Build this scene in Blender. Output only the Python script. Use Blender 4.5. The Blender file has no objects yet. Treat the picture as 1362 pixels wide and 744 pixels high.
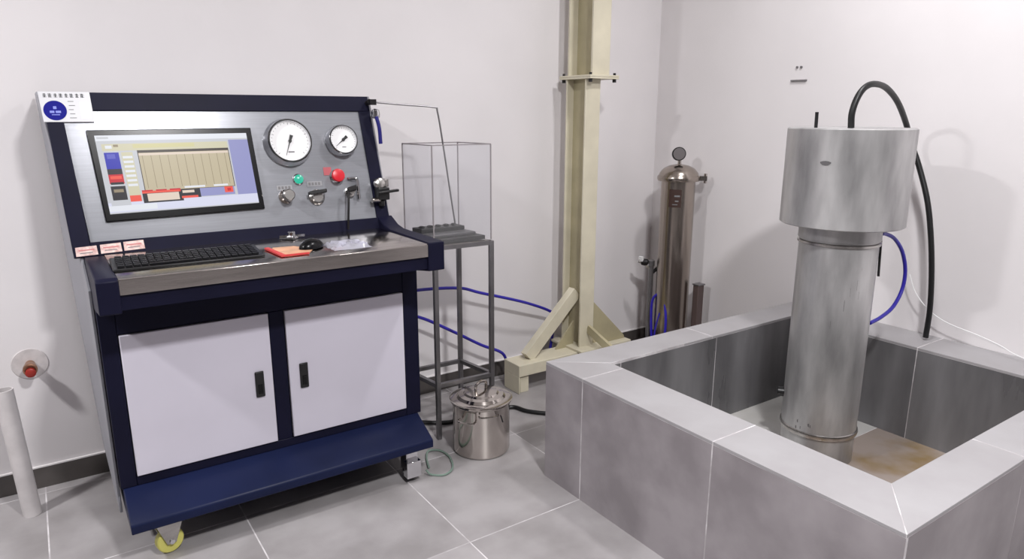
import bpy, bmesh, math, random
from mathutils import Vector, Matrix
random.seed(7)
S = bpy.context.scene
COL = S.collection
# ---------------------------------------------------------------- camera
yaw, pit, rol, fpx = 0.59945, 0.23597, 0.00233, 925.93
fw = Vector((math.sin(yaw)*math.cos(pit), math.cos(yaw)*math.cos(pit), -math.sin(pit)))
rt = Vector((math.cos(yaw), -math.sin(yaw), 0)); up = rt.cross(fw)
c_, s_ = math.cos(rol), math.sin(rol)
r2 = rt*c_ + up*s_; u2 = up*c_ - rt*s_
cam = bpy.data.cameras.new('camera'); camo = bpy.data.objects.new('camera', cam); COL.objects.link(camo)
M4 = Matrix((r2, u2, -fw)).transposed().to_4x4(); M4.translation = Vector((0, 0, 1.6))
camo.matrix_world = M4
cam.sensor_width = 36; cam.lens = fpx/1362*36; cam.clip_start = .02
S.camera = camo
# ---------------------------------------------------------------- light and exposure
W = bpy.data.worlds.new('world'); S.world = W; W.use_nodes = True
W.node_tree.nodes['Background'].inputs[0].default_value = (.9, .93, 1, 1)
W.node_tree.nodes['Background'].inputs[1].default_value = .3
def area(name, loc, size, power, color=(1, .99, 1), sy=None, tgt=None):
    l = bpy.data.lights.new(name, 'AREA'); l.energy = power; l.color = color
    l.shape = 'RECTANGLE'; l.size = size; l.size_y = sy or size
    o = bpy.data.objects.new(name, l); COL.objects.link(o); o.location = loc
    if tgt: o.rotation_euler = (Vector(tgt)-Vector(loc)).to_track_quat('-Z', 'Y').to_euler()
    return o
area('ceiling_lamp', (2.5, 1.5, 3.5), .18, 35, sy=.25)
area('ceiling_lamp', (-2.0, 2.15, 3.4), .28, 112, sy=.28)
area('ceiling_lamp', (.9, -.3, 3.5), .3, 140, sy=.3)
S.view_settings.view_transform = 'Standard'; S.view_settings.look = 'None'
S.view_settings.gamma = 1; S.view_settings.use_curve_mapping = False
S.view_settings.exposure = 0.14

# ---------------------------------------------------------------- materials
def srgb(r, g, b):
    f = lambda c: (c/12.92 if c <= .04045 else ((c+.055)/1.055)**2.4)
    return (f(r/255), f(g/255), f(b/255), 1)
MATS = {}
def mat(name, rgb, rough=.5, metal=0, noise=0, scale=8, stretch=None, rgb2=None, bump=0, bscale=60, coat=0, emit=0, alpha=1, trans=0, rnd=0, detail=5, lo=.35, hi=.65, rvar=0, spec=.5):
    if name in MATS: return MATS[name]
    m = bpy.data.materials.new(name); m.use_nodes = True
    nt = m.node_tree; b = nt.nodes['Principled BSDF']; L = nt.links.new
    col = srgb(*rgb); b.inputs['Base Color'].default_value = col
    b.inputs['Roughness'].default_value = rough; b.inputs['Metallic'].default_value = metal
    b.inputs['Coat Weight'].default_value = coat; b.inputs['Specular IOR Level'].default_value = spec
    b.inputs['Transmission Weight'].default_value = trans; b.inputs['Alpha'].default_value = alpha
    tc = nt.nodes.new('ShaderNodeTexCoord'); mp = nt.nodes.new('ShaderNodeMapping')
    L(tc.outputs['Object'], mp.inputs[0])
    if stretch: mp.inputs['Scale'].default_value = stretch
    n = nt.nodes.new('ShaderNodeTexNoise'); n.inputs['Scale'].default_value = scale; n.inputs['Detail'].default_value = detail
    L(mp.outputs[0], n.inputs['Vector'])
    if rnd:
        oi = nt.nodes.new('ShaderNodeObjectInfo'); mu = nt.nodes.new('ShaderNodeVectorMath'); mu.operation = 'MULTIPLY_ADD'
        co = nt.nodes.new('ShaderNodeCombineXYZ'); L(oi.outputs['Random'], co.inputs[0]); L(oi.outputs['Random'], co.inputs[1])
        mu.inputs[1].default_value = (31, 17, 0); L(co.outputs[0], mu.inputs[0]); L(mp.outputs[0], mu.inputs[2]); L(mu.outputs[0], n.inputs['Vector'])
    if rgb2 or noise:
        c2 = srgb(*(rgb2 or [max(0, v*(1-noise)) for v in rgb]))
        cr = nt.nodes.new('ShaderNodeValToRGB'); cr.color_ramp.elements[0].position = lo; cr.color_ramp.elements[1].position = hi
        cr.color_ramp.elements[0].color = c2; cr.color_ramp.elements[1].color = col
        L(n.outputs['Fac'], cr.inputs[0]); L(cr.outputs[0], b.inputs['Base Color'])
    if rvar:
        ma = nt.nodes.new('ShaderNodeMath'); ma.operation = 'MULTIPLY_ADD'; ma.inputs[1].default_value = rvar; ma.inputs[2].default_value = rough-rvar/2
        L(n.outputs['Fac'], ma.inputs[0]); L(ma.outputs[0], b.inputs['Roughness'])
    if bump:
        n2 = nt.nodes.new('ShaderNodeTexNoise'); n2.inputs['Scale'].default_value = bscale; n2.inputs['Detail'].default_value = 4
        L(mp.outputs[0], n2.inputs['Vector'])
        bp = nt.nodes.new('ShaderNodeBump'); bp.inputs['Strength'].default_value = bump; bp.inputs['Distance'].default_value = .004
        L(n2.outputs['Fac'], bp.inputs['Height']); L(bp.outputs[0], b.inputs['Normal'])
    if emit:
        b.inputs['Emission Color'].default_value = col; b.inputs['Emission Strength'].default_value = emit
        b.inputs['Base Color'].default_value = (.02, .02, .02, 1)
    MATS[name] = m; return m
wall_m = mat('painted_plaster', (224, 220, 221), .75, noise=.02, scale=2, bump=.08, bscale=45)
ceil_m = mat('ceiling_paint', (205, 203, 202), .8)
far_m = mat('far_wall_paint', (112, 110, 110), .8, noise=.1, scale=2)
grout_m = mat('pale_grout', (216, 212, 214), .8, rgb2=(172, 167, 169), scale=9, lo=.4, hi=.6)
tile_m = mat('grey_floor_tile', (164, 160, 161), .36, rgb2=(138, 134, 134), scale=3.5, rnd=1, bump=.05, detail=8, rvar=.2)
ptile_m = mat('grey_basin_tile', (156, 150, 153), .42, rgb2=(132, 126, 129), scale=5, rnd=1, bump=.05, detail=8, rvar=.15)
itile_m = mat('shaded_basin_tile', (118, 117, 119), .3, rgb2=(86, 85, 87), scale=3, rnd=1, stretch=(2, 2, .4), bump=.03, detail=6, rvar=.2)  # same tile, coloured darker to paint in the shade inside the basin
cope_m = mat('coping_tile', (162, 160, 162), .45, rgb2=(154, 151, 153), scale=5, rnd=1, bump=.04, detail=7)
navy = mat('navy_paint', (24, 24, 44), .45, noise=.12, scale=5, spec=.1)
shelf_m = mat('navy_shelf_paint', (24, 31, 62), .4, noise=.12, scale=4, spec=.15)
grey_sheet = mat('grey_sheet_paint', (138, 138, 145), .45, noise=.04, scale=4)
white_door = mat('white_door_paint', (208, 204, 216), .4, noise=.02, scale=3)
panel_m = mat('brushed_panel', (150, 152, 158), .26, metal=.3, noise=.04, scale=6, stretch=(1, 30, 30), bump=.03, bscale=30)
steel = mat('polished_steel', (205, 198, 192), .12, metal=1, noise=.05, scale=6)
steel_b = mat('brushed_steel', (190, 187, 184), .27, metal=1, noise=.12, scale=5, stretch=(1, 8, 8), bump=.03, bscale=40)
vessel_m = mat('worn_galvanised_steel', (205, 204, 204), .34, metal=.55, rgb2=(140, 139, 140), scale=3.0, stretch=(3, 3, .8), bump=.06, bscale=18, detail=8, lo=.3, hi=.7, rvar=.25)
tube_m = mat('rack_steel', (140, 138, 140), .35, metal=.8, noise=.1, scale=10)
cream = mat('cream_steel_paint', (213, 206, 184), .5, noise=.06, scale=6, bump=.03)
cream_d = mat('olive_web', (176, 167, 136), .55, noise=.08, scale=6)  # darker olive tone for the web, gussets and one brace
black = mat('black_plastic', (22, 22, 24), .4, noise=.2, scale=10)
bezel_m = mat('black_glossy_bezel', (10, 10, 13), .25, spec=.25)
rubber = mat('black_rubber_hose', (14, 14, 16), .45)
blue_h = mat('blue_hose', (44, 34, 158), .35)
blue_p = mat('blue_handle', (28, 26, 110), .4)
white_p = mat('white_plastic', (225, 225, 225), .4)
ivory = mat('gauge_face', (235, 235, 236), .5)
red = mat('red_plastic', (205, 30, 45), .3)
green = mat('lit_green_lens', (40, 205, 170), .25, emit=.75)
yellow = mat('yellow_wheel', (210, 205, 110), .4)
pvc = mat('grey_pvc', (205, 200, 200), .4, noise=.08, scale=9)
dark_metal = mat('dark_cast_metal', (38, 36, 37), .45, metal=.5, noise=.2, scale=14)
filter_m = mat('filter_steel', (176, 166, 157), .22, metal=1, noise=.1, scale=5, stretch=(3, 3, .3))
chrome = mat('chrome', (215, 215, 218), .1, metal=1)
label_d = mat('brown_label', (58, 38, 32), .5)
patch_m = mat('mortar_patch', (208, 202, 202), .85, noise=.1, scale=25)
sign_b = mat('print_blue', (8, 10, 128), .5, spec=.15)
sign_l = mat('print_light_blue', (120, 130, 215), .4)
sign_g = mat('print_grey', (120, 120, 122), .5)
sign_d = mat('print_dark', (50, 50, 54), .5)
sticker_m = mat('sticker_paper', (238, 215, 208), .5, rgb2=(205, 165, 160), scale=60)
tan = mat('tan_leather', (232, 176, 140), .45, noise=.12, scale=20)
redl = mat('red_leather', (205, 62, 62), .45)
def glass_mat(name, rgb, a, rough=.03):
    m = bpy.data.materials.new(name); m.use_nodes = True; nt = m.node_tree; nt.nodes.clear(); L = nt.links.new
    o = nt.nodes.new('ShaderNodeOutputMaterial'); mx = nt.nodes.new('ShaderNodeMixShader'); t = nt.nodes.new('ShaderNodeBsdfTransparent'); p = nt.nodes.new('ShaderNodeBsdfPrincipled')
    t.inputs[0].default_value = srgb(*rgb); p.inputs['Base Color'].default_value = srgb(*rgb); p.inputs['Roughness'].default_value = rough
    mx.inputs[0].default_value = a; L(t.outputs[0], mx.inputs[1]); L(p.outputs[0], mx.inputs[2]); L(mx.outputs[0], o.inputs[0]); return m
acrylic = glass_mat('clear_acrylic', (250, 250, 251), .05)
acr_edge = glass_mat('acrylic_edge', (176, 170, 172), .6, .2)
film = glass_mat('clear_film', (235, 235, 245), .35, .15)

# ---------------------------------------------------------------- mesh helpers
class MB:
    def __init__(s): s.v = []; s.f = []; s.m = []
    def add(s, vs, fs, mi=0):
        k = len(s.v); s.v += [tuple(v) for v in vs]; s.f += [tuple(i+k for i in f) for f in fs]; s.m += [mi]*len(fs); return s
    def box(s, x0, x1, y0, y1, z0, z1, mi=0, T=None):
        vs = [Vector((x, y, z)) for z in (z0, z1) for y in (y0, y1) for x in (x0, x1)]
        if T: vs = [T(v) if callable(T) else T @ v for v in vs]
        return s.add(vs, [(0, 2, 3, 1), (4, 5, 7, 6), (0, 1, 5, 4), (2, 6, 7, 3), (0, 4, 6, 2), (1, 3, 7, 5)], mi)
    def hexa(s, q, d, mi=0):
        """quad q (4 points, counter-clockwise from outside) extruded back by vector d"""
        q = [Vector(p) for p in q]; vs = q + [p+Vector(d) for p in q]
        return s.add(vs, [(0, 1, 2, 3), (7, 6, 5, 4), (0, 4, 5, 1), (1, 5, 6, 2), (2, 6, 7, 3), (3, 7, 4, 0)], mi)
    def prism(s, poly, x0, x1, f=lambda a, b, x: (x, a, b), mi=0):
        n = len(poly); vs = [f(a, b, x0) for a, b in poly] + [f(a, b, x1) for a, b in poly]
        return s.add(vs, [tuple(range(n))[::-1], tuple(range(n, 2*n))] + [(i, (i+1) % n, (i+1) % n+n, i+n) for i in range(n)], mi)
    def lathe(s, prof, c=(0, 0, 0), ax=(0, 0, 1), n=40, mi=0, close=True):
        ax = Vector(ax).normalized(); h = Vector((1, 0, 0)) if abs(ax.x) < .9 else Vector((0, 1, 0))
        u = ax.cross(h).normalized(); w = ax.cross(u); c = Vector(c); vs = []; fs = []
        for r, z in prof:
            for i in range(n):
                a = 2*math.pi*i/n; vs.append(c+ax*z+(u*math.cos(a)+w*math.sin(a))*max(r, 1e-5))
        for j in range(len(prof)-1):
            for i in range(n):
                k = (i+1) % n; fs.append((j*n+i, j*n+k, (j+1)*n+k, (j+1)*n+i))
        if close:
            fs.append(tuple(range(n))[::-1]); fs.append(tuple(range((len(prof)-1)*n, len(prof)*n)))
        return s.add(vs, fs, mi)
    def tube(s, pts, r, n=10, sub=6, mi=0, smooth=True):
        P = [Vector(p) for p in pts]
        if smooth and len(P) > 2:
            Q = [P[0]*2-P[1]]+P+[P[-1]*2-P[-2]]; R = []
            for i in range(1, len(Q)-2):
                for k in range(sub):
                    t = k/sub; a, b, c, d = Q[i-1:i+3]
                    R.append(.5*((2*b)+(c-a)*t+(2*a-5*b+4*c-d)*t*t+(3*b-a-3*c+d)*t**3))
            R.append(P[-1]); P = R
        vs = []; fs = []; T = (P[1]-P[0]).normalized(); h = Vector((0, 0, 1)) if abs(T.z) < .9 else Vector((1, 0, 0)); U = T.cross(h).normalized()
        for i, p in enumerate(P):
            t = (P[min(i+1, len(P)-1)]-P[max(i-1, 0)]).normalized(); U = (U-t*U.dot(t)).normalized(); V = t.cross(U)
            for k in range(n):
                a = 2*math.pi*k/n; vs.append(p+(U*math.cos(a)+V*math.sin(a))*r)
        for j in range(len(P)-1):
            for k in range(n):
                l = (k+1) % n; fs.append((j*n+k, j*n+l, (j+1)*n+l, (j+1)*n+k))
        fs += [tuple(range(n))[::-1], tuple(range((len(P)-1)*n, len(P)*n))]
        return s.add(vs, fs, mi)
    def bar(s, a, b, w, h=None, upv=(0, 0, 1), mi=0):
        a = Vector(a); b = Vector(b); t = (b-a).normalized(); h = h or w; U = t.cross(Vector(upv))
        if U.length < 1e-3: U = Vector((1, 0, 0))
        U.normalize(); V = U.cross(t)
        vs = [p+U*i*w/2+V*j*h/2 for p in (a, b) for i, j in ((-1, -1), (1, -1), (1, 1), (-1, 1))]
        return s.add(vs, [(0, 1, 2, 3), (7, 6, 5, 4), (0, 4, 5, 1), (1, 5, 6, 2), (2, 6, 7, 3), (3, 7, 4, 0)], mi)
    def build(s, name, mats, parent=None, bevel=0, kind=None, label=None, seg=2):
        me = bpy.data.meshes.new(name)
        org = parent.location.copy() if parent is not None and parent.parent is None else Vector()
        if parent is not None and parent.parent is not None: org = parent.parent.location.copy()
        base = Vector()
        me.from_pydata([tuple(Vector(v)-org) for v in s.v], [], s.f)
        bm = bmesh.new(); bm.from_mesh(me); bmesh.ops.recalc_face_normals(bm, faces=bm.faces); bm.to_mesh(me); bm.free()
        for m in (mats if isinstance(mats, (list, tuple)) else [mats]): me.materials.append(m)
        for p, i in zip(me.polygons, s.m): p.material_index = i; p.use_smooth = True
        me.set_sharp_from_angle(angle=math.radians(34))
        o = bpy.data.objects.new(name, me); COL.objects.link(o)
        if parent: o.parent = parent
        if bevel:
            b = o.modifiers.new('bevel', 'BEVEL'); b.width = bevel; b.segments = seg; b.limit_method = 'ANGLE'
        if kind: o['kind'] = kind
        if label: o['label'] = label
        return o
def thing(name, label, cat, loc=(0, 0, 0), group=None):
    o = bpy.data.objects.new(name, None); COL.objects.link(o); o.location = loc; o.empty_display_size = .1
    o['label'] = label; o['category'] = cat
    if group: o['group'] = group
    return o
def tag(o, label, cat):
    o['label'] = label; o['category'] = cat; return o

# ---------------------------------------------------------------- room
XR, YB, XL, YF, ZC = 3.52, 3.43, -3.6, -3.2, 3.6
def struct(name, x0, x1, y0, y1, z0, z1, m): return MB().box(x0, x1, y0, y1, z0, z1).build(name, m, kind='structure')
floor = struct('floor', XL-.1, XR+.1, YF-.1, YB+.1, -.1, -.0004, grout_m)
struct('ceiling', XL-.1, XR+.1, YF-.1, YB+.1, ZC, ZC+.1, ceil_m)
struct('wall_back', XL-.1, XR+.1, YB, YB+.1, -.1, ZC, wall_m)
struct('wall_right', XR, XR+.1, YF, YB, -.1, ZC, wall_m)
struct('wall_left', XL-.1, XL, YF, YB, -.1, ZC, far_m)
struct('wall_front', XL-.1, XR+.1, YF-.1, YF, -.1, ZC, far_m)
skirt = mat('dark_skirting_tile', (84, 79, 77), .35, noise=.2, scale=6)
caulk = mat('white_caulk', (232, 228, 228), .6)
def skirting(nm, lo_, hi_, side):
    n = math.ceil((hi_-lo_)/TS0); L_ = (hi_-lo_)/n
    root = None
    bx_ = MB().box(*((lo_, hi_, YB-.006, YB) if side == 'b' else (XR-.006, XR, lo_, hi_)), 0, .092).build(nm, grout_m, kind='structure')
    for k in range(n):
        a, b = lo_+k*L_+.0015, lo_+(k+1)*L_-.0015
        o = MB().box(*((a, b, YB-.012, YB-.004) if side == 'b' else (XR-.012, XR-.004, a, b)), 0, .094).build('tile', skirt, bx_)
    MB().box(*((lo_, hi_, YB-.011, YB) if side == 'b' else (XR-.011, XR, lo_, hi_)), .094, .1).build('caulk_bead', caulk, bx_)
TS0 = .665
skirting('baseboard_back', XL, XR-.012, 'b'); skirting('baseboard_right', 2.29, YB-.013, 'r')
TS, GX, GY, GAP = .665, 1.197, 2.032, .0026
cache = {}
def clipped(x0, x1, y0, y1, z0, z1, m, parent, key, bev=.0012):
    w, d, h = round(x1-x0, 4), round(y1-y0, 4), round(z1-z0, 4)
    k = (key, w, d, h)
    if k in cache:
        o = bpy.data.objects.new('tile', cache[k]); COL.objects.link(o); o.parent = parent
    else:
        b = MB().box(-w/2, w/2, -d/2, d/2, -h/2, h/2)
        o = b.build('tile', m); o.parent = parent; cache[k] = o.data
    o.location = Vector(((x0+x1)/2, (y0+y1)/2, (z0+z1)/2)) - (parent.location if parent else Vector())
    return o
i0, i1 = math.floor((XL-GX)/TS), math.floor((XR-GX)/TS)
j0, j1 = math.floor((YF-GY)/TS), math.floor((YB-GY)/TS)
for i in range(i0, i1+1):
    for j in range(j0, j1+1):
        x0, x1 = max(XL, GX+i*TS)+GAP, min(XR, GX+(i+1)*TS)-GAP
        y0, y1 = max(YF, GY+j*TS)+GAP, min(YB, GY+(j+1)*TS)-GAP
        if x1-x0 < .02 or y1-y0 < .02: continue
        if x0 > 1.75 and y0 > .74 and y1 < 2.25: continue
        if x0 < 1.75 < x1 and y0 > .7 and y1 < 2.28: x1 = 1.748
        clipped(x0, x1, y0, y1, -.012, 0, tile_m, floor, 'f')

# ---------------------------------------------------------------- tiled basin
BX0, BX1, BY0, BY1, BH = 1.737, XR-.001, .737, 2.278, .545
IX0, IX1, IY0, IY1, IZ = 1.96, 3.275, .895, 2.108, .09
basin = thing('tiled_basin', 'grey tiled water basin with broad pale rim, holding the steel vessel', 'basin', (BX0, BY0, 0))
t_ = .012
core = MB()
e_ = .0006
core.box(BX0+e_, IX0-e_, BY0+e_, BY1-e_, 0, BH-e_); core.box(IX1+e_, BX1, BY0+e_, BY1-e_, 0, BH-e_)
core.box(IX0-e_, IX1+e_, BY0+e_, IY0-e_, 0, BH-e_); core.box(IX0-e_, IX1+e_, IY1+e_, BY1-e_, 0, BH-e_)
core.box(IX0-e_, IX1+e_, IY0-e_, IY1+e_, 0, IZ-e_)
core.build('basin_core', grout_m, basin)
g = .002
def cuts(a, b, cs): c = [a]+[q for q in cs if a < q < b]+[b]; return [(c[k]+(g if k else 0), c[k+1]-(g if k < len(c)-2 else 0)) for k in range(len(c)-1)]
ycut = [1.366, 2.031]; xcut = [2.47, 3.135]
for a, b in cuts(BY0, BY1, ycut): clipped(BX0, BX0+t_-.0005, a+.001, b-.001, 0, BH-t_-.001, ptile_m, basin, 'p')
for a, b in cuts(BX0+t_, BX1, xcut): clipped(a, b, BY0, BY0+t_-.001, 0, BH-t_-.001, ptile_m, basin, 'p')
for a, b in cuts(BX0+t_, BX1, xcut): clipped(a, b, BY1-t_+.001, BY1, 0, BH-t_-.001, ptile_m, basin, 'p')
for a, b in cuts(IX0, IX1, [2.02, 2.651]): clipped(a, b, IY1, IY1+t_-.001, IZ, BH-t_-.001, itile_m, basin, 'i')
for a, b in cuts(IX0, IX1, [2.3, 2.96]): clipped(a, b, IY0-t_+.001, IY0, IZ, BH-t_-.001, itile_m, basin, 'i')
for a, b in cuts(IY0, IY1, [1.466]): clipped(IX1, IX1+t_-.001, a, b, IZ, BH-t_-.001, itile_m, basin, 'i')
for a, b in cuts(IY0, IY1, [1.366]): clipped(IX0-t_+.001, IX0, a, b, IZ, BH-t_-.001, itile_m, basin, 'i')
wet = mat('lit_wet_basin_floor', (202, 201, 199), .12, rgb2=(186, 184, 180), scale=2.2)  # glossy wet half, colour lifted where the overhead light falls
dirty = mat('stained_shaded_basin_floor', (158, 146, 138), .16, rgb2=(140, 118, 84), scale=2.6, detail=4, lo=.36, hi=.5)  # brown stain, with the vessel's shadow painted into the darker base
for a, b in cuts(IX0, IX1, [2.62]):
    for c, d in cuts(IY0, IY1, [1.6]): clipped(a, b, c, d, IZ-t_+.001, IZ, wet if c > 1.5 else dirty, basin, 'w' if c > 1.5 else 'd')
def slab(poly):
    o = MB().prism(poly, BH-t_, BH, f=lambda a, b, z: (a, b, z)).build('tile', cope_m, basin, bevel=.0015)
    return o
mg = .0016
# left coping (mitred at the near corner), near coping, back coping, wall coping
slab([(BX0, BY0+mg), (IX0, IY0+mg), (IX0, 1.366-g), (BX0, 1.366-g)])
slab([(BX0, 1.366+g), (IX0, 1.366+g), (IX0, 2.031-g), (BX0, 2.031-g)])
slab([(BX0, 2.031+g), (IX0, 2.031+g), (IX0, IY1), (BX0, BY1-mg)])
slab([(BX0+mg, BY0), (2.47-g, BY0), (2.47-g, IY0), (IX0+mg, IY0)])
slab([(2.47+g, BY0), (3.135-g, BY0), (3.135-g, IY0), (2.47+g, IY0)])
slab([(3.135+g, BY0), (BX1, BY0), (IX1, IY0), (3.135+g, IY0)])
slab([(BX0+mg, BY1), (IX0+mg, IY1+g), (2.62-g, IY1), (2.62-g, BY1)])
slab([(2.62+g, IY1), (IX1, IY1), (BX1, BY1), (2.62+g, BY1)])
slab([(IX1, IY0+mg), (BX1, BY0+mg), (BX1, 1.466-g), (IX1, 1.466-g)])
slab([(IX1, 1.466+g), (BX1, 1.466+g), (BX1, BY1-mg), (IX1, IY1-mg)])

# ---------------------------------------------------------------- test console
CX0, CX1 = .115, 1.328
con = thing('test_console', 'navy and grey wheeled control console with screen, dials and two white doors', 'console', (.72, 3.0, 0))
def shx(p):
    p = Vector(p); z = p.z
    return Vector((p.x-.045*(z-1.1), p.y, z)) if z > 1.1 else p
TV = Vector((0, .2484, .9687)); NV = Vector((0, -.9687, .2484)); P0 = Vector((0, 2.93, 1.132))
def PP(u, v, w=0): return P0 + Vector((u, 0, 0)) + TV*v + NV*w
# lower cabinet
fr = MB()
fr.box(CX0, .169, 2.68, 2.72, .262, .955); fr.box(1.256, CX1, 2.68, 2.72, .262, .955)
fr.box(.169, 1.256, 2.68, 2.72, .262, .298); fr.box(.169, 1.256, 2.68, 2.72, .842, .955); fr.box(.684, .742, 2.68, 2.72, .298, .842)
fr.build('cabinet_frame', navy, con, bevel=.003)
MB().box(CX0+.01, CX1-.01, 2.72, 3.385, .262, .95).build('cabinet_body', grey_sheet, con)
def profile(): return [(2.725, .15), (3.39, .15), (3.39, 1.668), (3.085, 1.668), (2.965, 1.13), (2.9, 1.06), (2.725, 1.0)]
for x0, x1, nm in ((CX0-.012, CX0-.002, 'left'), (CX1+.002, CX1+.012, 'right')):
    b = MB().prism(profile(), x0, x1); b.v = [(p[0]-(.1 if nm == 'left' else .045)*max(0, p[2]-1.1), p[1], p[2]) for p in b.v]
    sp = b.build('side_panel', grey_sheet, con, bevel=.002)
    if nm == 'left':
        MB().box(x0-.006, x0, 3.05, 3.08, .42, .53).build('side_lock', black, con, bevel=.003)
b = MB().box(CX0, CX1, 3.07, 3.39, 1.655, 1.665); b.box(CX0, CX1, 3.375, 3.385, .2, 1.66)
b.v = [tuple(shx(p)) for p in b.v]; b.build('back_panel', grey_sheet, con)
for x0, x1, hx in ((.172, .681, .628), (.745, 1.253, .803)):
    d = MB().box(x0, x1, 2.672, 2.69, .301, .839).build('door', white_door, con, bevel=.003)
    hb = MB().prism([(hx-.017, .507), (hx+.017, .507), (hx+.017, .613), (hx-.017, .613)], 2.664, 2.672, f=lambda a, b, y: (a, y, b))
    hb.build('handle', black, d, bevel=.006, seg=3)
    MB().prism([(hx-.008, .522), (hx+.008, .522), (hx+.008, .56), (hx-.008, .56)], 2.661, 2.664, f=lambda a, b, y: (a, y, b)).build('lock', bezel_m, d)
MB().prism([(2.72, .262), (2.68, .262), (2.54, .19), (2.535, .182), (2.535, .152), (2.545, .15), (3.4, .15), (3.4, .262)], .122, 1.312).build('base_shelf', shelf_m, con, bevel=.003)
# casters
for cx, cy, kind in ((.243, 2.615, 'y'), (1.225, 2.605, 'c'), (.243, 3.28, 'c'), (1.225, 3.28, 'c')):
    b = MB()
    if kind == 'y':
        ax = Vector((.25, -1, 0)).normalized(); sd = Vector((1, .25, 0)).normalized()
        b.box(cx-.05, cx+.05, cy-.04, cy+.04, .141, .15); ctr = Vector((cx, cy, .05))
        for s in (-1, 1):
            o_ = ctr+ax*.022*s
            b.hexa([o_+sd*-.052+Vector((0, 0, .09)), o_+sd*.052+Vector((0, 0, .09)), o_+sd*.016+Vector((0, 0, -.008)), o_+sd*-.016+Vector((0, 0, -.008))], ax*.003*s)
        br = b.build('caster', steel_b, con, bevel=.001)
        MB().lathe([(.044, -.016), (.048, -.012), (.048, .012), (.044, .016)], ctr, ax, 28).build('wheel', yellow, br, label='yellow caster wheel')
        MB().lathe([(.009, -.03), (.009, .03)], ctr, ax, 12).build('axle', chrome, br)
    else:
        b.box(cx-.04, cx+.04, cy-.04, cy+.04, .141, .15)
        for s in (-1, 1): b.box(cx+s*.026-.002, cx+s*.026+.002, cy-.03, cy+.03, .045, .143)
        b.box(cx-.038, cx+.03, cy-.058, cy-.02, .026, .10); b.box(cx-.026, cx+.026, cy-.034, cy-.03, .07, .14)
        br = b.build('caster', chrome, con, bevel=.001)
        MB().lathe([(.036, -.018), (.04, -.014), (.04, .014), (.036, .018)], (cx, cy, .04), (1, 0, 0), 28).build('wheel', black if cx < 1 else dark_metal, br)
        MB().lathe([(.008, -.034), (.008, .034)], (cx, cy, .04), (1, 0, 0), 12).build('axle', chrome, br)
# counter
cb = MB().prism([(2.44, 1.036), (2.446, 1.036), (2.446, 1.083), (2.93, 1.083), (2.93, 1.089), (2.446, 1.089), (2.44, 1.086)], .176, 1.262)
cb.build('worktop', mat('worktop_steel', (186, 180, 176), .17, metal=1, noise=.1, scale=4, stretch=(1, 10, 10), bump=.02, bscale=30), con, bevel=.001)
cheek = [(2.435, .978), (2.74, .93), (2.96, .93), (2.96, 1.13), (2.93, 1.14), (2.86, 1.108), (2.80, 1.097), (2.435, 1.094)]
cheek_l = [(2.435, .978), (2.74, .93), (2.915, .93), (2.915, 1.085), (2.86, 1.09), (2.80, 1.092), (2.45, 1.094), (2.435, 1.085)]
for x0, x1, ck in ((.113, .176, cheek_l), (1.262, 1.333, cheek)):
    MB().prism(ck, x0, x1).build('arm_panel', navy, con, bevel=.004)
MB().prism([(2.45, 1.036), (2.45, .985), (2.68, .935), (2.9, .935), (2.9, 1.08), (2.45, 1.08)], .176, 1.262).build('apron', navy, con)
# sloped frame
def pq(quad, w0, w1): # quad of (u,v); slab between heights w0 < w1
    a = [PP(u, v, w1) for u, v in quad]; return a, NV*(w0-w1)
UL0, UR0, UL1, UR1 = .083, 1.320, .062, 1.297
fb = MB()
def add(q, w0, w1, mb, mi=0): a, d = pq(q, w0, w1); mb.hexa(a, d, mi)
add([(UL0, -.05), (.141, -.05), (.114, .484), (UL1, .484)], -.03, .008, fb)
add([(1.260, -.05), (UR0, -.05), (UR1, .484), (1.243, .484)], -.03, .008, fb)
add([(UL1, .484), (UR1, .484), (UR1-.002, .551), (UL1-.002, .551)], -.03, .008, fb)
add([(.139, -.05), (1.262, -.05), (1.262, .002), (.139, .002)], -.03, .008, fb)
fb.build('panel_frame', navy, con, bevel=.002)
pb = MB(); add([(.141, .0), (1.262, .0), (1.245, .486), (.112, .486)], -.02, .0, pb)
pb.build('instrument_panel', panel_m, con)
# monitor
mb_ = MB()
MO = [(.199, .071), (.773, .079), (.762, .414), (.18, .411)]; SC = [(.216, .098), (.752, .104), (.741, .392), (.203, .390)]
add(MO, 0, .012, mb_)
mon = mb_.build('monitor', bezel_m, con, bevel=.003)
def SU(s, t): # screen coords: s left-right, t top-down
    a = Vector(SC[3]).lerp(Vector(SC[2]), s); b_ = Vector(SC[0]).lerp(Vector(SC[1]), s); p = a.lerp(b_, t); return (p.x, p.y)
scols = {'white': (225, 228, 236), 'grey': (196, 198, 204), 'cream': (205, 200, 172), 'plot': (190, 178, 150), 'line': (146, 132, 108), 'dark': (60, 50, 44),
         'blue': (34, 38, 172), 'red': (196, 24, 44), 'blk': (34, 32, 40), 'orange': (235, 84, 68), 'lav': (146, 148, 196), 'pale': (222, 205, 190), 'yel': (206, 200, 150), 'task': (214, 216, 236), 'lblue': (84, 88, 190)}
keys = list(scols); smats = [mat('screen_'+k, scols[k], .3, emit=.9, spec=.15) for k in keys]
sb = MB(); lv = [0]
def R(s0, t0, s1, t1, k, h):
    q = [SU(s0, t1), SU(s1, t1), SU(s1, t0), SU(s0, t0)]
    sb.add([PP(u, v, .0125+h*.00025) for u, v in q], [(0, 1, 2, 3)], keys.index(k))
R(0, 0, 1, 1, 'grey', 0); R(0, 0, 1, .07, 'white', 1); R(.01, .02, .08, .045, 'grey', 2); R(.86, .09, 1, .86, 'lav', 1); R(0, .86, 1, .985, 'task', 1); R(.0, .9, .3, .97, 'white', 2)
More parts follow.
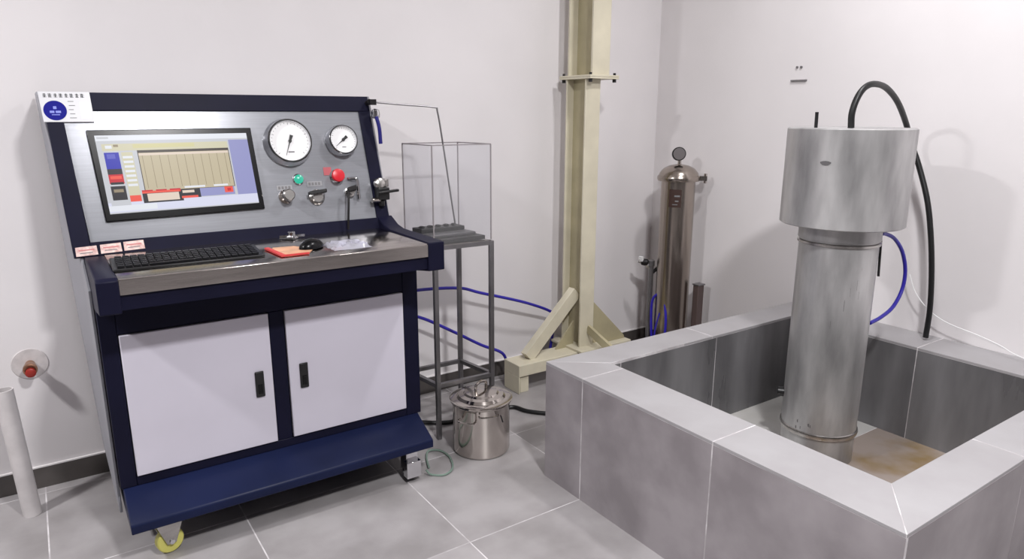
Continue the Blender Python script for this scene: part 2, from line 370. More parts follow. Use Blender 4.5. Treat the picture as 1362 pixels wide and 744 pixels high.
R(.03, .11, .85, .2, 'cream', 1); R(.22, .12, .62, .17, 'yel', 2); R(.05, .13, .09, .17, 'white', 2); R(.10, .12, .13, .15, 'sign' if 0 else 'line', 2)
R(.02, .23, .14, .9, 'grey', 2); R(.035, .22, .125, .43, 'blue', 3); R(.05, .24, .1, .3, 'lblue', 4); R(.035, .43, .125, .5, 'blk', 3); R(.035, .5, .125, .62, 'red', 3); R(.045, .52, .115, .56, 'orange', 4)
R(.035, .65, .125, .83, 'blk', 3); R(.05, .69, .11, .73, 'line', 4); R(.04, .6, .12, .63, 'blk', 4)
R(.14, .22, .21, .85, 'cream', 2)
for k in range(7): R(.145, .27+k*.06, .205, .3+k*.06, 'white', 3)
R(.14, .78, .21, .86, 'orange', 3)
R(.24, .2, .85, .74, 'dark', 2); R(.245, .235, .845, .735, 'plot', 3)
for k in range(11): R(.265+k*.055, .27, .2685+k*.055, .7, 'line', 4)
R(.245, .24, .845, .27, 'pale', 4); R(.5, .7, .64, .725, 'white', 5); R(.7, .7, .8, .725, 'white', 5)
R(.22, .735, .47, .765, 'orange', 4); R(.22, .765, .48, .89, 'blk', 3); R(.25, .77, .455, .87, 'pale', 4)
for k in range(3): R(.22+k*.09, .722, .29+k*.09, .74, 'red', 5)
R(.46, .74, .6, .86, 'blk', 4); R(.48, .755, .56, .79, 'pale', 5); R(.47, .83, .58, .86, 'orange', 5); R(.6, .74, .84, .85, 'lav', 4)
R(.77, .74, .83, .82, 'orange', 5)
R(.79, .76, .815, .8, 'red', 6)
scr = sb.build('screen', smats, mon)
# gauges
def gauge(u, v, r, ang, tail):
    c = PP(u, v, .0)
    g1 = MB().lathe([(r*1.0, 0), (r*1.08, .006), (r*1.1, .012), (r*1.02, .03), (r*1.0, .046), (r*.93, .05), (r*.9, .046), (r*.885, .038), (r*.885, .036)], c, NV, 48, close=False).build('pressure_gauge', chrome, con)
    MB().lathe([(r*1.004, .0385), (r*1.004, .0445), (r*.96, .0515), (r*.93, .0515), (r*.91, .047)], c, NV, 48, close=False).build('ring', black, g1)
    d = MB().lathe([(r*.9, .030), (r*.9, .0385)], c, NV, 48)
    U = Vector((1, 0, 0))
    for k in range(25):
        a = math.radians(225-270*k/24); dr = U*math.cos(a)+TV*math.sin(a); pr = U*-math.sin(a)+TV*math.cos(a)
        l = .1 if k % 6 == 0 else .05; q = [c+NV*.0392+dr*r*(.84-l)+pr*.0007, c+NV*.0392+dr*r*.84+pr*.0007, c+NV*.0392+dr*r*.84-pr*.0007, c+NV*.0392+dr*r*(.84-l)-pr*.0007]
        d.add(q, [(0, 1, 2, 3)], 1)
    for x, y, w in ((0, -.5, .14),):
        q = [c+NV*.0392+U*r*(x+a*w)+TV*r*(y+b_*.03) for a, b_ in ((-1, -1), (1, -1), (1, 1), (-1, 1))]; d.add(q, [(0, 1, 2, 3)], 2)
    d.build('dial', [ivory, sign_d, sign_g], g1)
    a = math.radians(ang); dr = U*math.cos(a)+TV*math.sin(a); pr = U*-math.sin(a)+TV*math.cos(a); n_ = MB()
    z = NV*.041
    n_.hexa([c+z+pr*.007-dr*r*tail, c+z-pr*.007-dr*r*tail, c+z-pr*.004+dr*r*.05, c+z+pr*.004+dr*r*.05], NV*.0015)
    n_.hexa([c+z+pr*.0025, c+z-pr*.0025, c+z-pr*.0006+dr*r*.7, c+z+pr*.0006+dr*r*.7], NV*.0015)
    n_.lathe([(.007, .04), (.007, .044)], c, NV, 16)
    n_.build('needle', black, g1)
    return g1
gauge(.907, .350, .092, 249, .28); gauge(1.140, .351, .064, 218, .35)
# buttons, knobs, valve, plates
def ring(u, v, prof, m, nm, n=24): return MB().lathe(prof, PP(u, v), NV, n).build(nm, m, con)
k = ring(.93, .193, [(.024, 0), (.024, .004), (.02, .008)], chrome, 'indicator_lamp'); MB().lathe([(.019, .006), (.019, .014), (.014, .021), (.005, .024)], PP(.93, .193), NV, 24).build('lens', green, k, label='green lens')
k = ring(1.097, .197, [(.03, 0), (.03, .005), (.022, .01)], chrome, 'stop_button'); MB().lathe([(.014, .008), (.014, .022), (.027, .026), (.029, .034), (.026, .041), (.012, .044)], PP(1.097, .197), NV, 24).build('button_cap', red, k, label='red mushroom cap')
k = ring(.867, .123, [(.03, 0), (.03, .006), (.024, .012), (.018, .02), (.018, .034)], steel, 'regulator_knob'); MB().lathe([(.022, .03), (.024, .034), (.024, .056), (.02, .06)], PP(.867, .123), NV, 20).build('cap', steel_b, k)
k = ring(.998, .112, [(.034, 0), (.034, .008), (.026, .014), (.022, .022)], steel_b, 'selector_switch')
b = MB(); add([(.955, .118), (1.035, .126), (1.035, .142), (.955, .134)], .022, .042, b); b.build('lever', black, k, bevel=.004)
k = ring(1.148, .125, [(.022, 0), (.022, .012), (.014, .014), (.014, .04)], steel_b, 'needle_valve')
b = MB(); add([(1.125, .118), (1.165, .126), (1.165, .15), (1.125, .14)], .03, .055, b); b.build('valve_body', dark_metal, k, bevel=.004)
b = MB().tube([PP(1.128, .13, .045), PP(1.12, .08, .05), PP(1.112, .02, .045), PP(1.108, -.04, .03)], .005, 8); b.build('hose_tail', dark_metal, k)
MB().tube([PP(1.15, .185, .004), PP(1.175, .182, .02), PP(1.183, .17, .022), PP(1.182, .09, .02)], .007, 8).build('steel_tube', chrome, k)
for u0, v0, u1, v1 in ((.835, .150, .9, .172), (.965, .16, 1.03, .182)):
    b = MB(); add([(u0, v0), (u1, v0), (u1, v1), (u0, v1)], 0, .0015, b, 0)
    for k2 in range(4): add([(u0+.006+k2*.014, v0+.005), (u0+.015+k2*.014, v0+.005), (u0+.015+k2*.014, v1-.005), (u0+.006+k2*.014, v1-.005)], .0015, .0018, b, 1)
    b.build('caption_plate', [mat('caption_plate_metal', (150, 150, 154), .4), mat('caption_ink', (112, 110, 112), .5)], con)
b = MB(); add([(1.045, .205), (1.08, .205), (1.08, .24), (1.045, .24)], 0, .0015, b); b.build('caption_plate', mat('red_caption', (190, 92, 100), .5), con, label='small red caption plate')
# name plate
b = MB(); NPW = .0095
add([(.056, .442), (.212, .442), (.209, .551), (.05, .551)], .008, NPW, b, 0)
pl = b.build('name_plate', [mat('name_plate_white', (208, 208, 212), .35)], con, label='white name plate with blue disc at the top left corner')
b = MB(); rnd = random.Random(3)
def flat(u0, v0, u1, v1, mi, h=0): add([(u0, v0), (u1, v0), (u1, v1), (u0, v1)], NPW, NPW+.0004+h*.0002, b, mi)
for k in range(8):
    u = .064+k*.0165
    for q in range(4): flat(u, .531+q*.0035, u+.011-(q % 2)*.002, .5325+q*.0035, 0)
    flat(u+.004, .530, u+.0065, .5445, 0); 
    if k % 2: flat(u, .530, u+.0015, .5445, 0)
for k in range(5): flat(.137+.002*(k % 2), .455+k*.015, .158-.003*(k % 3), .4575+k*.015, 1)
flat(.172, .452, .206, .515, 2)
b.lathe([(.0355, NPW), (.0355, NPW+.0008)], PP(.095, .483), NV, 40, mi=3)
for u0, v0, u1, v1 in ((.090, .488, .100, .498), (.078, .474, .092, .482), (.096, .474, .112, .482), (.083, .466, .108, .469)):
    flat(u0, v0, u1, v1, 4, 5)
b.build('print', [sign_d, sign_g, white_p, sign_b, sign_l], pl)
for u, dv in ((.125, -.003), (.203, 0), (.279, .003)):
    b = MB(); add([(u-.035, -.043+dv), (u+.034, -.041+dv), (u+.032, -.008+dv), (u-.035, -.010+dv)], .008, .0095, b, 0)
    add([(u-.022, -.034+dv), (u+.018, -.033+dv), (u+.018, -.030+dv), (u-.022, -.031+dv)], .0095, .0098, b, 1)
    add([(u-.026, -.024+dv), (u+.024, -.023+dv), (u+.024, -.019+dv), (u-.026, -.020+dv)], .0095, .0098, b, 2)
    b.build('sticker', [sticker_m, sign_g, mat('print_pink', (200, 120, 120), .5)], con)
# fittings on the right stile
b = MB(); b.lathe([(.012, 0), (.012, .03)], PP(1.29, .52, .008), NV, 14).box(1.283, 1.312, 3.0, 3.03, 1.63, 1.655)
vf = b.build('outlet_fitting', dark_metal, con)
MB().lathe([(.008, -.02), (.018, -.015), (.02, .0), (.016, .02), (.008, .024)], (1.306, 3.0, 1.59), (0, 0, 1), 16).build('valve_body', chrome, vf)
MB().tube([(1.302, 2.985, 1.58), (1.312, 2.98, 1.53), (1.316, 2.98, 1.46)], .0085, 10).build('lever', blue_p, vf)
b = MB().box(1.265, 1.325, 2.93, 2.975, 1.27, 1.305); b.lathe([(.02, 0), (.026, .01), (.026, .03), (.018, .034)], PP(1.28, .15, .02), NV, 16)
sv = b.build('side_valve', steel_b, con, bevel=.004)
b = MB().box(1.262, 1.315, 2.90, 2.95, 1.215, 1.27); b.bar((1.255, 2.89, 1.25), (1.36, 2.905, 1.255), .016, .012); b.lathe([(.014, -.03), (.014, .0)], (1.285, 2.925, 1.215), (0, 0, 1), 12)
b.build('handle', black, sv, bevel=.004)
MB().lathe([(.012, 0), (.012, .035)], (1.235, 2.915, 1.215), (1, 0, 0), 12).build('nut', steel, sv)

# ---------------------------------------------------------------- things on the console
WT = 1.0895
kb = thing('keyboard', 'black computer keyboard on the steel console worktop under the screen', 'keyboard', (.42, 2.62, WT))
KT = Matrix.Translation((.415, 2.62, WT)) @ Matrix.Rotation(math.radians(-1.5), 4, 'Z')
MB().prism([(-.08, 0), (.08, 0), (.08, .022), (-.08, .010)], -.24, .24, f=lambda a, b, x: KT @ Vector((x, a, b))).build('keyboard_body', black, kb, bevel=.003)
b = MB()
keycap = mat('black_keycap', (22, 22, 26), .5, spec=.25)
for r in range(6):
    for k in range(19):
        if r == 0 and 3 < k < 10:
            if k > 4: continue
            b.box(-.225+k*.0237, -.225+k*.0237+.14, -.069, -.051, .013, .0175, T=KT); continue
        y = -.069+r*.0235; z = .0125+r*.0018
        b.box(-.225+k*.0237, -.205+k*.0237, y, y+.019, z, z+.006, T=KT)
b.build('keys', keycap, kb, kind='stuff')
def dome(cx, cy, z0, a, b_, h, rot=0, n=24, rings=7):
    o = MB(); vs = []; fs = []; cr, sr = math.cos(rot), math.sin(rot)
    for j in range(rings):
        t = j/(rings-1)*math.pi/2
        for i in range(n):
            q = 2*math.pi*i/n; x, y = a*math.cos(q)*math.cos(t), b_*math.sin(q)*math.cos(t)
            vs.append((cx+x*cr-y*sr, cy+x*sr+y*cr, z0+h*math.sin(t)))
    for j in range(rings-1):
        for i in range(n): k = (i+1) % n; fs.append((j*n+i, j*n+k, (j+1)*n+k, (j+1)*n+i))
    fs.append(tuple(range(n))[::-1]); o.add(vs, fs); return o
ms = thing('computer_mouse', 'black computer mouse half on the red and tan pad', 'mouse', (.85, 2.6, WT))
dome(.845, 2.60, WT+.004, .055, .036, .036, .5).build('mouse_body', bezel_m, ms)
MB().tube([(.885, 2.63, WT+.02), (.90, 2.72, WT+.006), (.86, 2.8, WT+.004), (.80, 2.86, WT+.004)], .002, 6).build('cable', black, ms)
b = MB().prism([(.695, 2.60), (.72, 2.49), (.80, 2.50), (.845, 2.58), (.80, 2.67), (.72, 2.68)], WT, WT+.004, f=lambda a, b, z: (a, b, z))
pad = tag(b.build('mouse_pad', tan, bevel=.001), 'tan mouse pad with a red edge lying beside the keyboard', 'mouse pad')
MB().prism([(.686, 2.665), (.698, 2.485), (.80, 2.487), (.80, 2.496), (.715, 2.498), (.703, 2.67)], WT+.003, WT+.009, f=lambda a, b, z: (a, b, z)).build('edge_trim', redl, pad, label='red trim')
# crumpled clear bag
b = MB(); rb = random.Random(5); N = 12; vs = []; fs = []
for j in range(N):
    for i in range(N):
        x = .90+.15*i/(N-1); y = 2.50+.15*j/(N-1); e = min(i, j, N-1-i, N-1-j)
        vs.append((x+rb.uniform(-.004, .004), y+rb.uniform(-.004, .004), WT+.001+(0 if e == 0 else rb.uniform(.002, .018))))
for j in range(N-1):
    for i in range(N-1): fs.append((j*N+i, j*N+i+1, (j+1)*N+i+1, (j+1)*N+i))
b.add(vs, fs); tag(b.build('plastic_bag', film), 'crumpled clear plastic bag on the worktop right of the mouse', 'bag')
b = MB().lathe([(.022, 0), (.03, .004), (.03, .01), (.016, .014), (.016, .026), (.01, .03)], (.85, 2.86, WT), (0, 0, 1), 20).bar((.80, 2.86, WT+.012), (.90, 2.85, WT+.012), .012, .01)
tag(b.build('pipe_fitting', chrome), 'small shiny steel fitting at the back of the worktop below the dials', 'fitting')

# capillary tube from console to the guard box
tag(MB().tube([(1.316, 3.015, 1.642), (1.45, 3.0, 1.632), (1.59, 2.98, 1.622), (1.607, 2.975, 1.60), (1.63, 2.97, 1.45), (1.66, 2.97, 1.25), (1.69, 2.97, 1.056)], .0042, 8, sub=5).build('steel_tube', tube_m), 'thin bent steel tube from the console top down into the clear box', 'tube')

# ---------------------------------------------------------------- rack with guard box
rk = thing('steel_rack', 'tall narrow stand of square steel tube right of the console', 'stand', (1.65, 2.98, 0))
FL, FR, BR, BL = (1.515, 2.862), (1.822, 2.85), (1.787, 3.11), (1.482, 3.122)
for x, y in (FL, FR, BR, BL): MB().box(x-.011, x+.011, y-.011, y+.011, 0, .985).build('leg', tube_m, rk, bevel=.002)
for zz, nm in ((.975, 'top_rail'), (.285, 'lower_rail')):
    for a, b2 in ((FL, FR), (FR, BR), (BR, BL), (BL, FL)):
        MB().bar((a[0], a[1], zz), (b2[0], b2[1], zz), .02, .02).build(nm, tube_m, rk)
MB().prism([FL, FR, BR, BL], .985, .989, f=lambda a, b, z: (a, b, z)).build('top_plate', steel_b, rk)
box = thing('guard_box', 'open topped clear acrylic guard box on the steel stand', 'guard', (1.65, 2.98, .99))
q = [(1.508, 2.855), (1.822, 2.85), (1.787, 3.105), (1.484, 3.11)]
for k in range(4):
    a, c = q[k], q[(k+1) % 4]
    pn = MB().bar((a[0], a[1], 1.221), (c[0], c[1], 1.221), .003, .46).build('pane', acrylic, box)
    MB().bar((a[0], a[1], 1.4525), (c[0], c[1], 1.4525), .005, .005).build('edge_strip', acr_edge, pn)
    MB().bar((a[0], a[1], .992), (a[0], a[1], 1.4525), .005, .005, upv=(0, 1, 0)).build('corner_strip', acr_edge, box)
tr = thing('test_block', 'dark ribbed metal clamping block inside the clear guard box', 'block', (1.65, 2.98, .99))
MB().prism([(1.50, 2.873), (1.80, 2.868), (1.77, 3.09), (1.50, 3.095)], .992, 1.012, f=lambda a, b, z: (a, b, z)).build('base_plate', dark_metal, tr, bevel=.003)
MB().prism([(1.53, 2.92), (1.775, 2.915), (1.755, 3.08), (1.51, 3.085)], 1.012, 1.026, f=lambda a, b, z: (a, b, z)).build('middle_plate', mat('grey_cast_metal', (92, 90, 92), .4, metal=.5), tr, bevel=.003)
MB().prism([(1.52, 3.0), (1.758, 2.995), (1.75, 3.08), (1.51, 3.085)], 1.026, 1.046, f=lambda a, b, z: (a, b, z)).build('clamp_bar', dark_metal, tr, bevel=.003)
for k in range(5):
    x = 1.54+k*.045; MB().lathe([(.014, 0), (.014, .008), (.009, .01)], (x, 3.04, 1.046), (0, 0, 1), 6).build('bolt', dark_metal, tr)

# ---------------------------------------------------------------- pot
pc = (1.643, 2.667)
pot = thing('stock_pot', 'polished steel stock pot with lid on the floor below the stand', 'pot', (pc[0], pc[1], 0))
C3 = (pc[0], pc[1], 0)
MB().lathe([(.118, 0), (.134, .004), (.138, .014), (.138, .245), (.142, .252), (.148, .255), (.148, .261), (.134, .261), (.134, .03), (.001, .02)], C3, n=48, close=False).build('pot_body', steel, pot)
lid = MB().lathe([(.150, .2615), (.152, .266), (.146, .270), (.118, .272), (.108, .284), (.085, .288), (.078, .296), (.04, .303), (.001, .305)], C3, n=48, close=False).build('lid', steel, pot)
MB().tube([(pc[0]-.035, pc[1]-.01, .303), (pc[0]-.032, pc[1]-.008, .334), (pc[0], pc[1], .345), (pc[0]+.032, pc[1]+.008, .334), (pc[0]+.035, pc[1]+.01, .303)], .007, 10).build('lid_handle', steel, lid)
for s in (-1, 1):
    d = Vector((math.cos(.55+ (0 if s > 0 else math.pi)), math.sin(.55+(0 if s > 0 else math.pi)), 0)); t = Vector((-d.y, d.x, 0)); c = Vector(C3)+Vector((0, 0, .2))
    MB().tube([c+d*.136+t*.04, c+d*.165+t*.037, c+d*.172, c+d*.165-t*.037, c+d*.136-t*.04], .005, 8).build('side_handle', steel, pot)
d = Vector((-.3, -.95, 0)).normalized(); t = Vector((-d.y, d.x, 0)); c = Vector(C3)+Vector((0, 0, .228))
b = MB().tube([c+d*.139-t*.045, c+d*.156-t*.04, c+d*.162, c+d*.156+t*.04, c+d*.139+t*.045], .0045, 8)
b.build('front_clip', steel, pot); MB().bar(c+d*.15+t*.055, c+d*.15+t*.066+Vector((0, 0, -.035)), .006, .006).build('clip_pin', black, pot)

# ---------------------------------------------------------------- crane post
crane = thing('crane_post', 'cream painted steel H-beam post with braced foot behind the basin', 'post', (2.71, 3.2, 0))
def hbeam(x0, x1, y0, y1, z0, z1, tf, nm):
    b = MB().box(x0, x1, y0, y0+tf, z0, z1).box(x0, x1, y1-tf, y1, z0, z1)
    o = b.build(nm, cream, crane, bevel=.002); xc = (x0+x1)/2
    MB().box(xc-.006, xc+.006, y0+tf, y1-tf, z0, z1).build('web', cream_d, o)
    return o
hbeam(2.642, 2.75, 3.13, 3.31, .17, 1.785, .012, 'lower_post')
hbeam(2.667, 2.797, 3.11, 3.33, 1.805, 3.1, .014, 'upper_post')
MB().box(2.63, 2.845, 3.08, 3.36, 1.785, 1.795).build('joint_plate', cream, crane, bevel=.001)
MB().box(2.63, 2.845, 3.08, 3.36, 1.796, 1.806).build('joint_plate', cream, crane, bevel=.001)
for x, y in ((2.648, 3.1), (2.827, 3.1), (2.648, 3.34), (2.827, 3.34)):
    MB().lathe([(.011, -.018), (.011, 0), (.008, .022), (.008, .034)], (x, y, 1.785), (0, 0, 1), 6).build('bolt', dark_metal, crane)
fbm = MB().box(2.17, 3.05, 3.10, 3.255, .105, .175); fbm.box(2.17, 2.178, 3.10, 3.255, 0, .105)
fbm.build('foot_beam', cream, crane, bevel=.003)
MB().box(2.635, 2.79, 2.72, 3.10, .105, .175).box(2.635, 2.79, 3.255, 3.40, .105, .175).build('cross_beam', cream, crane, bevel=.003)
for x, y in ((2.19, 3.115), (2.98, 3.115), (2.65, 2.73), (2.65, 3.30)): MB().box(x, x+.06, y, y+.1, 0, .105).build('foot_block', cream, crane, bevel=.003)
MB().box(2.60, 2.82, 3.06, 3.36, .175, .19).build('base_plate', cream, crane, bevel=.002)
MB().bar((2.28, 3.18, .185), (2.655, 3.2, .53), .075, .05, upv=(0, 1, 0)).build('brace', cream, crane, bevel=.002)
MB().prism([(2.75, .175), (3.04, .175), (3.03, .2), (2.765, .46), (2.75, .46)], 3.15, 3.19, f=lambda a, b, y: (a, y, b)).build('gusset', cream_d, crane, bevel=.002)
MB().bar((2.71, 2.80, .18), (2.71, 3.13, .3), .05, .02, upv=(1, 0, 0)).build('brace', cream_d, crane)
MB().prism([(2.52, .175), (2.66, .175), (2.66, .34)], 3.21, 3.222, f=lambda a, b, y: (a, y, b)).build('gusset', cream_d, crane)

# ---------------------------------------------------------------- filter housing
fc = (3.33, 3.03)
fl = thing('filter_housing', 'tall polished steel filter cylinder with domed lid and gauge in the corner', 'filter', (fc[0], fc[1], 0)); F3 = (fc[0], fc[1], 0)
MB().lathe([(.08, .05), (.103, .07), (.105, .1), (.105, 1.19)], F3, n=40).build('filter_body', filter_m, fl)
MB().lathe([(.105, 1.185), (.128, 1.187), (.132, 1.197), (.132, 1.208), (.128, 1.218), (.11, 1.22)], F3, n=40).build('clamp_band', filter_m, fl)
MB().lathe([(.124, 1.218), (.118, 1.236), (.095, 1.262), (.06, 1.28), (.02, 1.288)], F3, n=40).build('domed_lid', filter_m, fl)
MB().lathe([(.012, 1.285), (.012, 1.325), (.017, 1.33), (.017, 1.34)], F3, n=12).build('gauge_stem', steel, fl)
gd = Vector((-.65, -.75, .1)).normalized(); gc = Vector((fc[0]-.02, fc[1]-.01, 1.352))
gg = MB().lathe([(.04, -.016), (.042, -.012), (.042, .012), (.038, .016)], gc, gd, 28).build('gauge', dark_metal, fl)
MB().lathe([(.036, .016), (.036, .0165)], gc, gd, 28).build('dial', mat('grey_dial', (100, 95, 96), .3), gg)
MB().bar((fc[0]+.09, fc[1]-.085, 1.203), (fc[0]+.12, fc[1]-.125, 1.203), .03, .03).lathe([(.01, -.03), (.01, .03)], (fc[0]+.115, fc[1]-.115, 1.203), (0, 0, 1), 10).build('clamp_bolt', steel, fl)
for k in range(4):
    a = math.pi*.25+math.pi/2*k; MB().box(fc[0]+math.cos(a)*.085-.012, fc[0]+math.cos(a)*.085+.012, fc[1]+math.sin(a)*.085-.012, fc[1]+math.sin(a)*.085+.012, 0, .09).build('leg', steel_b, fl)
# curved label around the body facing the camera
b = MB()
def arc(a0, a1, z0, z1, r, mi):
    n = 8; vs = []; fs = []
    for i in range(n+1):
        a = a0+(a1-a0)*i/n
        for z in (z0, z1): vs.append((fc[0]+r*math.cos(a), fc[1]+r*math.sin(a), z))
    for i in range(n): fs.append((2*i, 2*i+2, 2*i+3, 2*i+1))
    b.add(vs, fs, mi)
A0 = math.atan2(-fc[1], -fc[0]) - .08
arc(A0-.42, A0+.30, 1.03, 1.14, .1062, 0); arc(A0-.1, A0+.22, 1.095, 1.105, .1068, 1); arc(A0-.05, A0+.15, 1.065, 1.073, .1068, 1); arc(A0-.2, A0+.1, 1.045, 1.05, .1068, 1)
b.build('data_label', [label_d, sign_g], fl)

# valve stand, blue loop, small post
vs_ = thing('valve_stand', 'small grey pipe stand with tap in front of the filter, left side', 'valve', (3.27, 3.17, 0))
MB().box(3.17, 3.29, 3.14, 3.22, 0, .012).build('base_plate', dark_metal, vs_)
MB().lathe([(.017, .012), (.017, .62), (.022, .625), (.022, .66), (.016, .665)], (3.262, 3.16, 0), n=16).build('pipe', tube_m, vs_)
MB().tube([(3.262, 3.16, .6), (3.23, 3.19, .64), (3.20, 3.215, .655)], .012, 10).build('spout', steel_b, vs_)
MB().lathe([(.02, -.02), (.024, 0), (.02, .02)], (3.23, 3.19, .648), (.6, -.8, 0), 14).build('tap_body', dark_metal, vs_)
MB().bar((3.20, 3.20, .67), (3.215, 3.2, .672), .03, .03).build('tap_handle', white_p, vs_)
MB().tube([(3.262, 3.16, .57), (3.30, 3.13, .62), (3.31, 3.12, .665)], .011, 10).build('branch', dark_metal, vs_)
tag(MB().tube([(3.245, 3.10, .10), (3.235, 3.11, .25), (3.23, 3.105, .40), (3.24, 3.07, .455), (3.24, 3.02, .45), (3.235, 2.985, .33), (3.24, 2.99, .18), (3.25, 3.02, .08), (3.25, 3.08, .06), (3.235, 3.07, .2), (3.23, 3.03, .34)], .0085, 8).build('hose_loop', blue_h), 'blue plastic hose looped at the foot of the filter cylinder', 'hose')
pt = thing('steel_post', 'short dark rectangular steel post standing right of the filter cylinder', 'post', (3.42, 2.9, 0))
MB().box(3.392, 3.446, 2.868, 2.912, 0, .53).build('post_tube', mat('dark_post_paint', (92, 78, 76), .4, metal=.3), pt, bevel=.003)
MB().box(3.388, 3.45, 2.864, 2.916, .53, .538).build('cap', tube_m, pt)

# ---------------------------------------------------------------- steel vessel in the basin
K = .93
def sc(p, k=K): return (p[0]*k, p[1]*k, 1.6+(p[2]-1.6)*k)
def zz(z): return 1.6+(z-1.6)*K
vc = (2.795, 1.627); ves = thing('steel_vessel', 'large dull steel cylinder with a wide drum head standing in the basin', 'vessel', (vc[0], vc[1], IZ)); V3 = (vc[0], vc[1], 0)
rb0 = .169*K
MB().lathe([(rb0*.97, IZ), (rb0*.975, IZ+.002), (rb0*.975, zz(.11)), (rb0, zz(.112)), (rb0, zz(1.112))], V3, n=64).build('vessel_body', vessel_m, ves)
MB().lathe([(rb0, zz(.112)), (rb0+.005, zz(.115)), (rb0+.007, zz(.125)), (rb0+.005, zz(.135)), (rb0, zz(.138))], V3, n=64, close=False).build('bottom_ring', steel_b, ves)
MB().lathe([(rb0, zz(1.045)), (rb0+.006, zz(1.047)), (rb0+.006, zz(1.1)), (rb0, zz(1.104))], V3, n=64, close=False).build('neck_collar', vessel_m, ves)
MB().lathe([(rb0, zz(1.022)), (rb0+.007, zz(1.026)), (rb0+.007, zz(1.036)), (rb0, zz(1.04))], V3, n=64, close=False).build('weld_ring', steel_b, ves)
hr, h0, h1 = .262*K, zz(1.112), zz(1.537)
MB().lathe([(hr-.006, h0), (hr, h0+.004), (hr, h1-.004), (hr-.006, h1)], V3, n=72).build('drum_head', vessel_m, ves, label='wide drum head with a dark spot')
def patch(a, da, z, dz, r, m, nm):
    b = MB(); n = 12; vs = [(vc[0]+r*math.cos(a), vc[1]+r*math.sin(a), z)]
    for i in range(n): q = 2*math.pi*i/n; aa = a+da*math.cos(q)*(1+.15*math.sin(3*q)); vs.append((vc[0]+r*math.cos(aa), vc[1]+r*math.sin(aa), z+dz*math.sin(q)))
    b.add(vs, [(0, i+1, (i+1) % n+1) for i in range(n)]); return b.build(nm, m, ves)
AV = math.atan2(-vc[1], -vc[0])
stain = mat('dull_stain', (96, 94, 95), .5)
patch(AV-.32, .085, zz(1.395), .009, hr+.0022, stain, 'dark_spot')
MB().tube([(2.66, 1.70, h1-.002), (2.657, 1.70, h1+.062)], .007, 8, smooth=False).build('pin', black, ves)
MB().lathe([(.022, 0), (.022, .03), (.014, .032)], (vc[0]+rb0*.97*math.cos(AV-1.45), vc[1]+rb0*.97*math.sin(AV-1.45), zz(.27)), (math.cos(AV-1.45), math.sin(AV-1.45), 0), 16).build('side_port', black, ves)
MB().tube([(2.93, 1.52, zz(1.06)), (2.925, 1.515, zz(1.03)), (2.93, 1.51, zz(.87))], .0055, 8, smooth=False).build('stub_rod', black, ves)
b = MB(); rb = random.Random(2)
for k in range(6):
    a = AV+.35+rb.uniform(-.35, .35); z = rb.uniform(.75, 1.0); dz = rb.uniform(.01, .06); da = rb.uniform(.003, .009)
    r = rb0+.0005; b.add([(vc[0]+r*math.cos(a), vc[1]+r*math.sin(a), z), (vc[0]+r*math.cos(a+da), vc[1]+r*math.sin(a+da), z+.002), (vc[0]+r*math.cos(a+da*1.3), vc[1]+r*math.sin(a+da*1.3), z-dz), (vc[0]+r*math.cos(a+.3*da), vc[1]+r*math.sin(a+.3*da), z-dz)], [(0, 1, 2, 3)])
for k in range(6):
    a = AV-.5+rb.uniform(-.3, .3); z = rb.uniform(.25, .29); r = rb0+.0005; da = rb.uniform(.02, .05)
    b.add([(vc[0]+r*math.cos(a), vc[1]+r*math.sin(a), z), (vc[0]+r*math.cos(a+da), vc[1]+r*math.sin(a+da), z+.004), (vc[0]+r*math.cos(a+da*1.1), vc[1]+r*math.sin(a+da*1.1), z-.012), (vc[0]+r*math.cos(a+.3*da), vc[1]+r*math.sin(a+.3*da), z-.01)], [(0, 1, 2, 3)])
b.build('scratches', stain, ves, kind='stuff')
hp = [sc(p) for p in ((2.917, 1.70, 1.542), (2.912, 1.70, 1.60), (2.93, 1.695, 1.662), (2.97, 1.69, 1.705), (3.04, 1.69, 1.722))] + [sc((3.14, 1.69, 1.708), .945), sc((3.25, 1.69, 1.65), .965), sc((3.345, 1.69, 1.56), .99)]
hp[0] = (hp[0][0], hp[0][1], h1+.001)
tag(MB().tube(hp+[(3.40, 1.68, 1.465), (3.42, 1.642, 1.363), (3.42, 1.584, 1.211), (3.42, 1.547, 1.057), (3.42, 1.519, .883), (3.42, 1.502, .704), (3.42, 1.502, .558)], .0125, 12).build('black_hose', rubber), 'thick black rubber hose arching from the drum head down to the basin rim', 'hose')
pts = [sc(p, .86) for p in ((3.37, 1.745, 1.03), (3.42, 1.75, 1.022), (3.506, 1.75, .99), (3.598, 1.75, .915), (3.655, 1.75, .81), (3.65, 1.75, .71), (3.582, 1.75, .628), (3.475, 1.75, .589), (3.372, 1.75, .574))]
tag(MB().tube(pts, .0082, 10).build('blue_hose', blue_h), 'blue hose curving off the right side of the steel vessel', 'hose')
tag(MB().tube([(3.45, 1.629, .84), (3.45, 1.589, .754), (3.45, 1.517, .684), (3.45, 1.43, .643), (3.45, 1.298, .619), (3.45, 1.204, .596), (3.45, 1.142, .572), (3.46, 1.05, .553), (3.46, .95, .549)], .0028, 6).build('thin_wire', white_p), 'thin white wire running down the right wall past the black hose', 'wire')

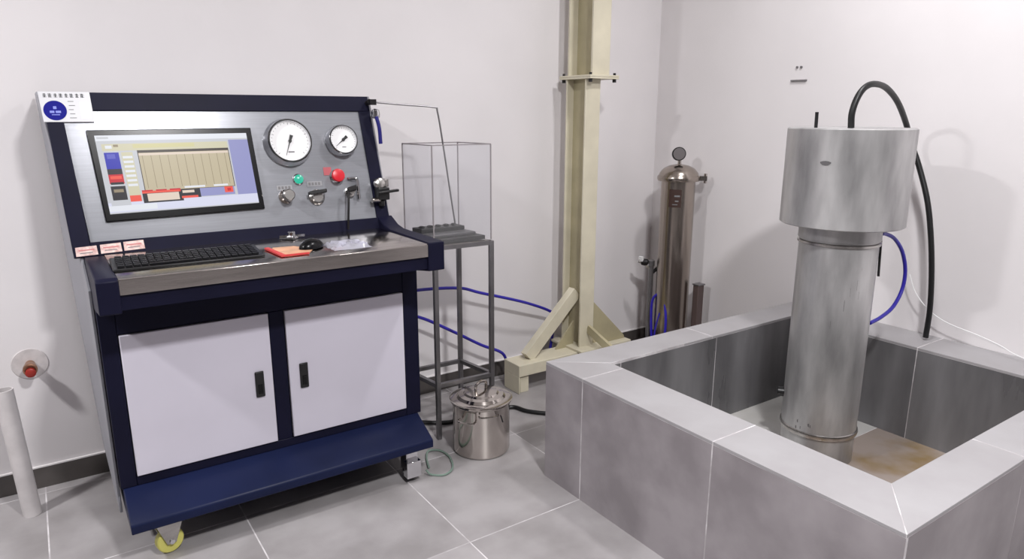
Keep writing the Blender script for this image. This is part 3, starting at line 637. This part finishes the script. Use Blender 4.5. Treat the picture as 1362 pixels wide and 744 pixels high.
# ---------------------------------------------------------------- hoses on the floor and by the wall
tag(MB().tube([(1.343, 3.2, .68), (1.45, 3.26, .668), (1.643, 3.3, .662), (1.892, 3.3, .638), (2.04, 3.3, .588), (2.36, 3.3, .48), (2.60, 3.34, .365), (2.62, 3.36, .28), (2.60, 3.39, .02)], .009, 10).build('blue_hose', blue_h), 'upper blue hose running from the console behind the stand to the crane post', 'hose')
tag(MB().tube([(1.343, 3.2, .60), (1.45, 3.26, .57), (1.639, 3.3, .51), (1.838, 3.3, .397), (2.037, 3.3, .274), (2.185, 3.3, .194), (2.23, 3.32, .1), (2.25, 3.36, .012)], .009, 10).build('blue_hose', blue_h), 'lower blue hose drooping behind the stand to the crane foot', 'hose')
tag(MB().tube([(1.345, 3.3, .3), (1.38, 3.2, .05), (1.6, 3.0, .012), (1.85, 2.98, .012), (2.02, 2.96, .012), (2.06, 2.87, .012), (2.134, 2.78, .012), (2.3, 2.62, .012), (2.6, 2.6, .012)], .011, 10).build('black_cable', rubber), 'black cable on the floor between the pot and the basin', 'cable')
tag(MB().tube([(1.346, 3.05, .55), (1.40, 3.1, .42), (1.41, 3.1, .30), (1.38, 3.05, .12), (1.40, 2.9, .01), (1.43, 2.8, .006)], .004, 6).build('dark_wire', rubber), 'thin dark wire hanging down beside the console right side', 'wire')
clr = mat('clear_green_tube', (150, 172, 160), .25, trans=.4)
tag(MB().tube([(1.29, 2.57, .03), (1.31, 2.56, .006), (1.36, 2.525, .006), (1.42, 2.56, .006), (1.46, 2.66, .006), (1.45, 2.74, .008), (1.40, 2.76, .01), (1.36, 2.70, .008), (1.33, 2.62, .008)], .005, 8).build('clear_tube', clr), 'clear greenish tube coiled on the floor by the front right caster', 'tube')

# ---------------------------------------------------------------- wall side items on the left
pv = thing('pvc_pipe', 'pale grey plastic pipe standing upright by the left of the console', 'pipe', (-.18, 3.2, 0))
prof = [(.033, 0), (.033, .545), (.028, .545), (.028, .3)]
MB().lathe(prof, (-.181, 3.2, 0), (-.045, .01, 1), 32, close=False).build('pipe', pvc, pv)
sb_ = thing('wall_pipe_stub', 'capped brass pipe stub with red plug sticking out of the left wall', 'pipe', (-.1145, YB, .563))
o = MB().lathe([(.067, 0), (.064, .003)], (-.1145, YB, .565), (0, -1, 0), 40).build('mortar_patch', patch_m, sb_)
MB().lathe([(.018, 0), (.018, .045), (.024, .048), (.026, .06), (.026, .08), (.02, .082), (.02, .07)], (-.1145, YB-.003, .563), (0, -1, 0), 24).build('pipe', mat('brass', (170, 130, 105), .35, metal=.8), sb_)
MB().lathe([(.019, .074), (.019, .09), (.012, .094)], (-.1145, YB-.003, .556), (0, -1, -.05), 20).build('plug', mat('dark_red_plug', (150, 42, 34), .4), sb_)
cl = thing('wall_clip', 'tiny grey metal clip with two screws high on the right wall', 'clip', (XR, 2.39, 1.77))
MB().box(XR-.01, XR, 2.33, 2.425, 1.768, 1.776).build('strip', tube_m, cl)
for y in (2.37, 2.395): MB().lathe([(.006, 0), (.006, .008)], (XR, y, 1.842), (-1, 0, 0), 10).build('screw', tube_m, cl)
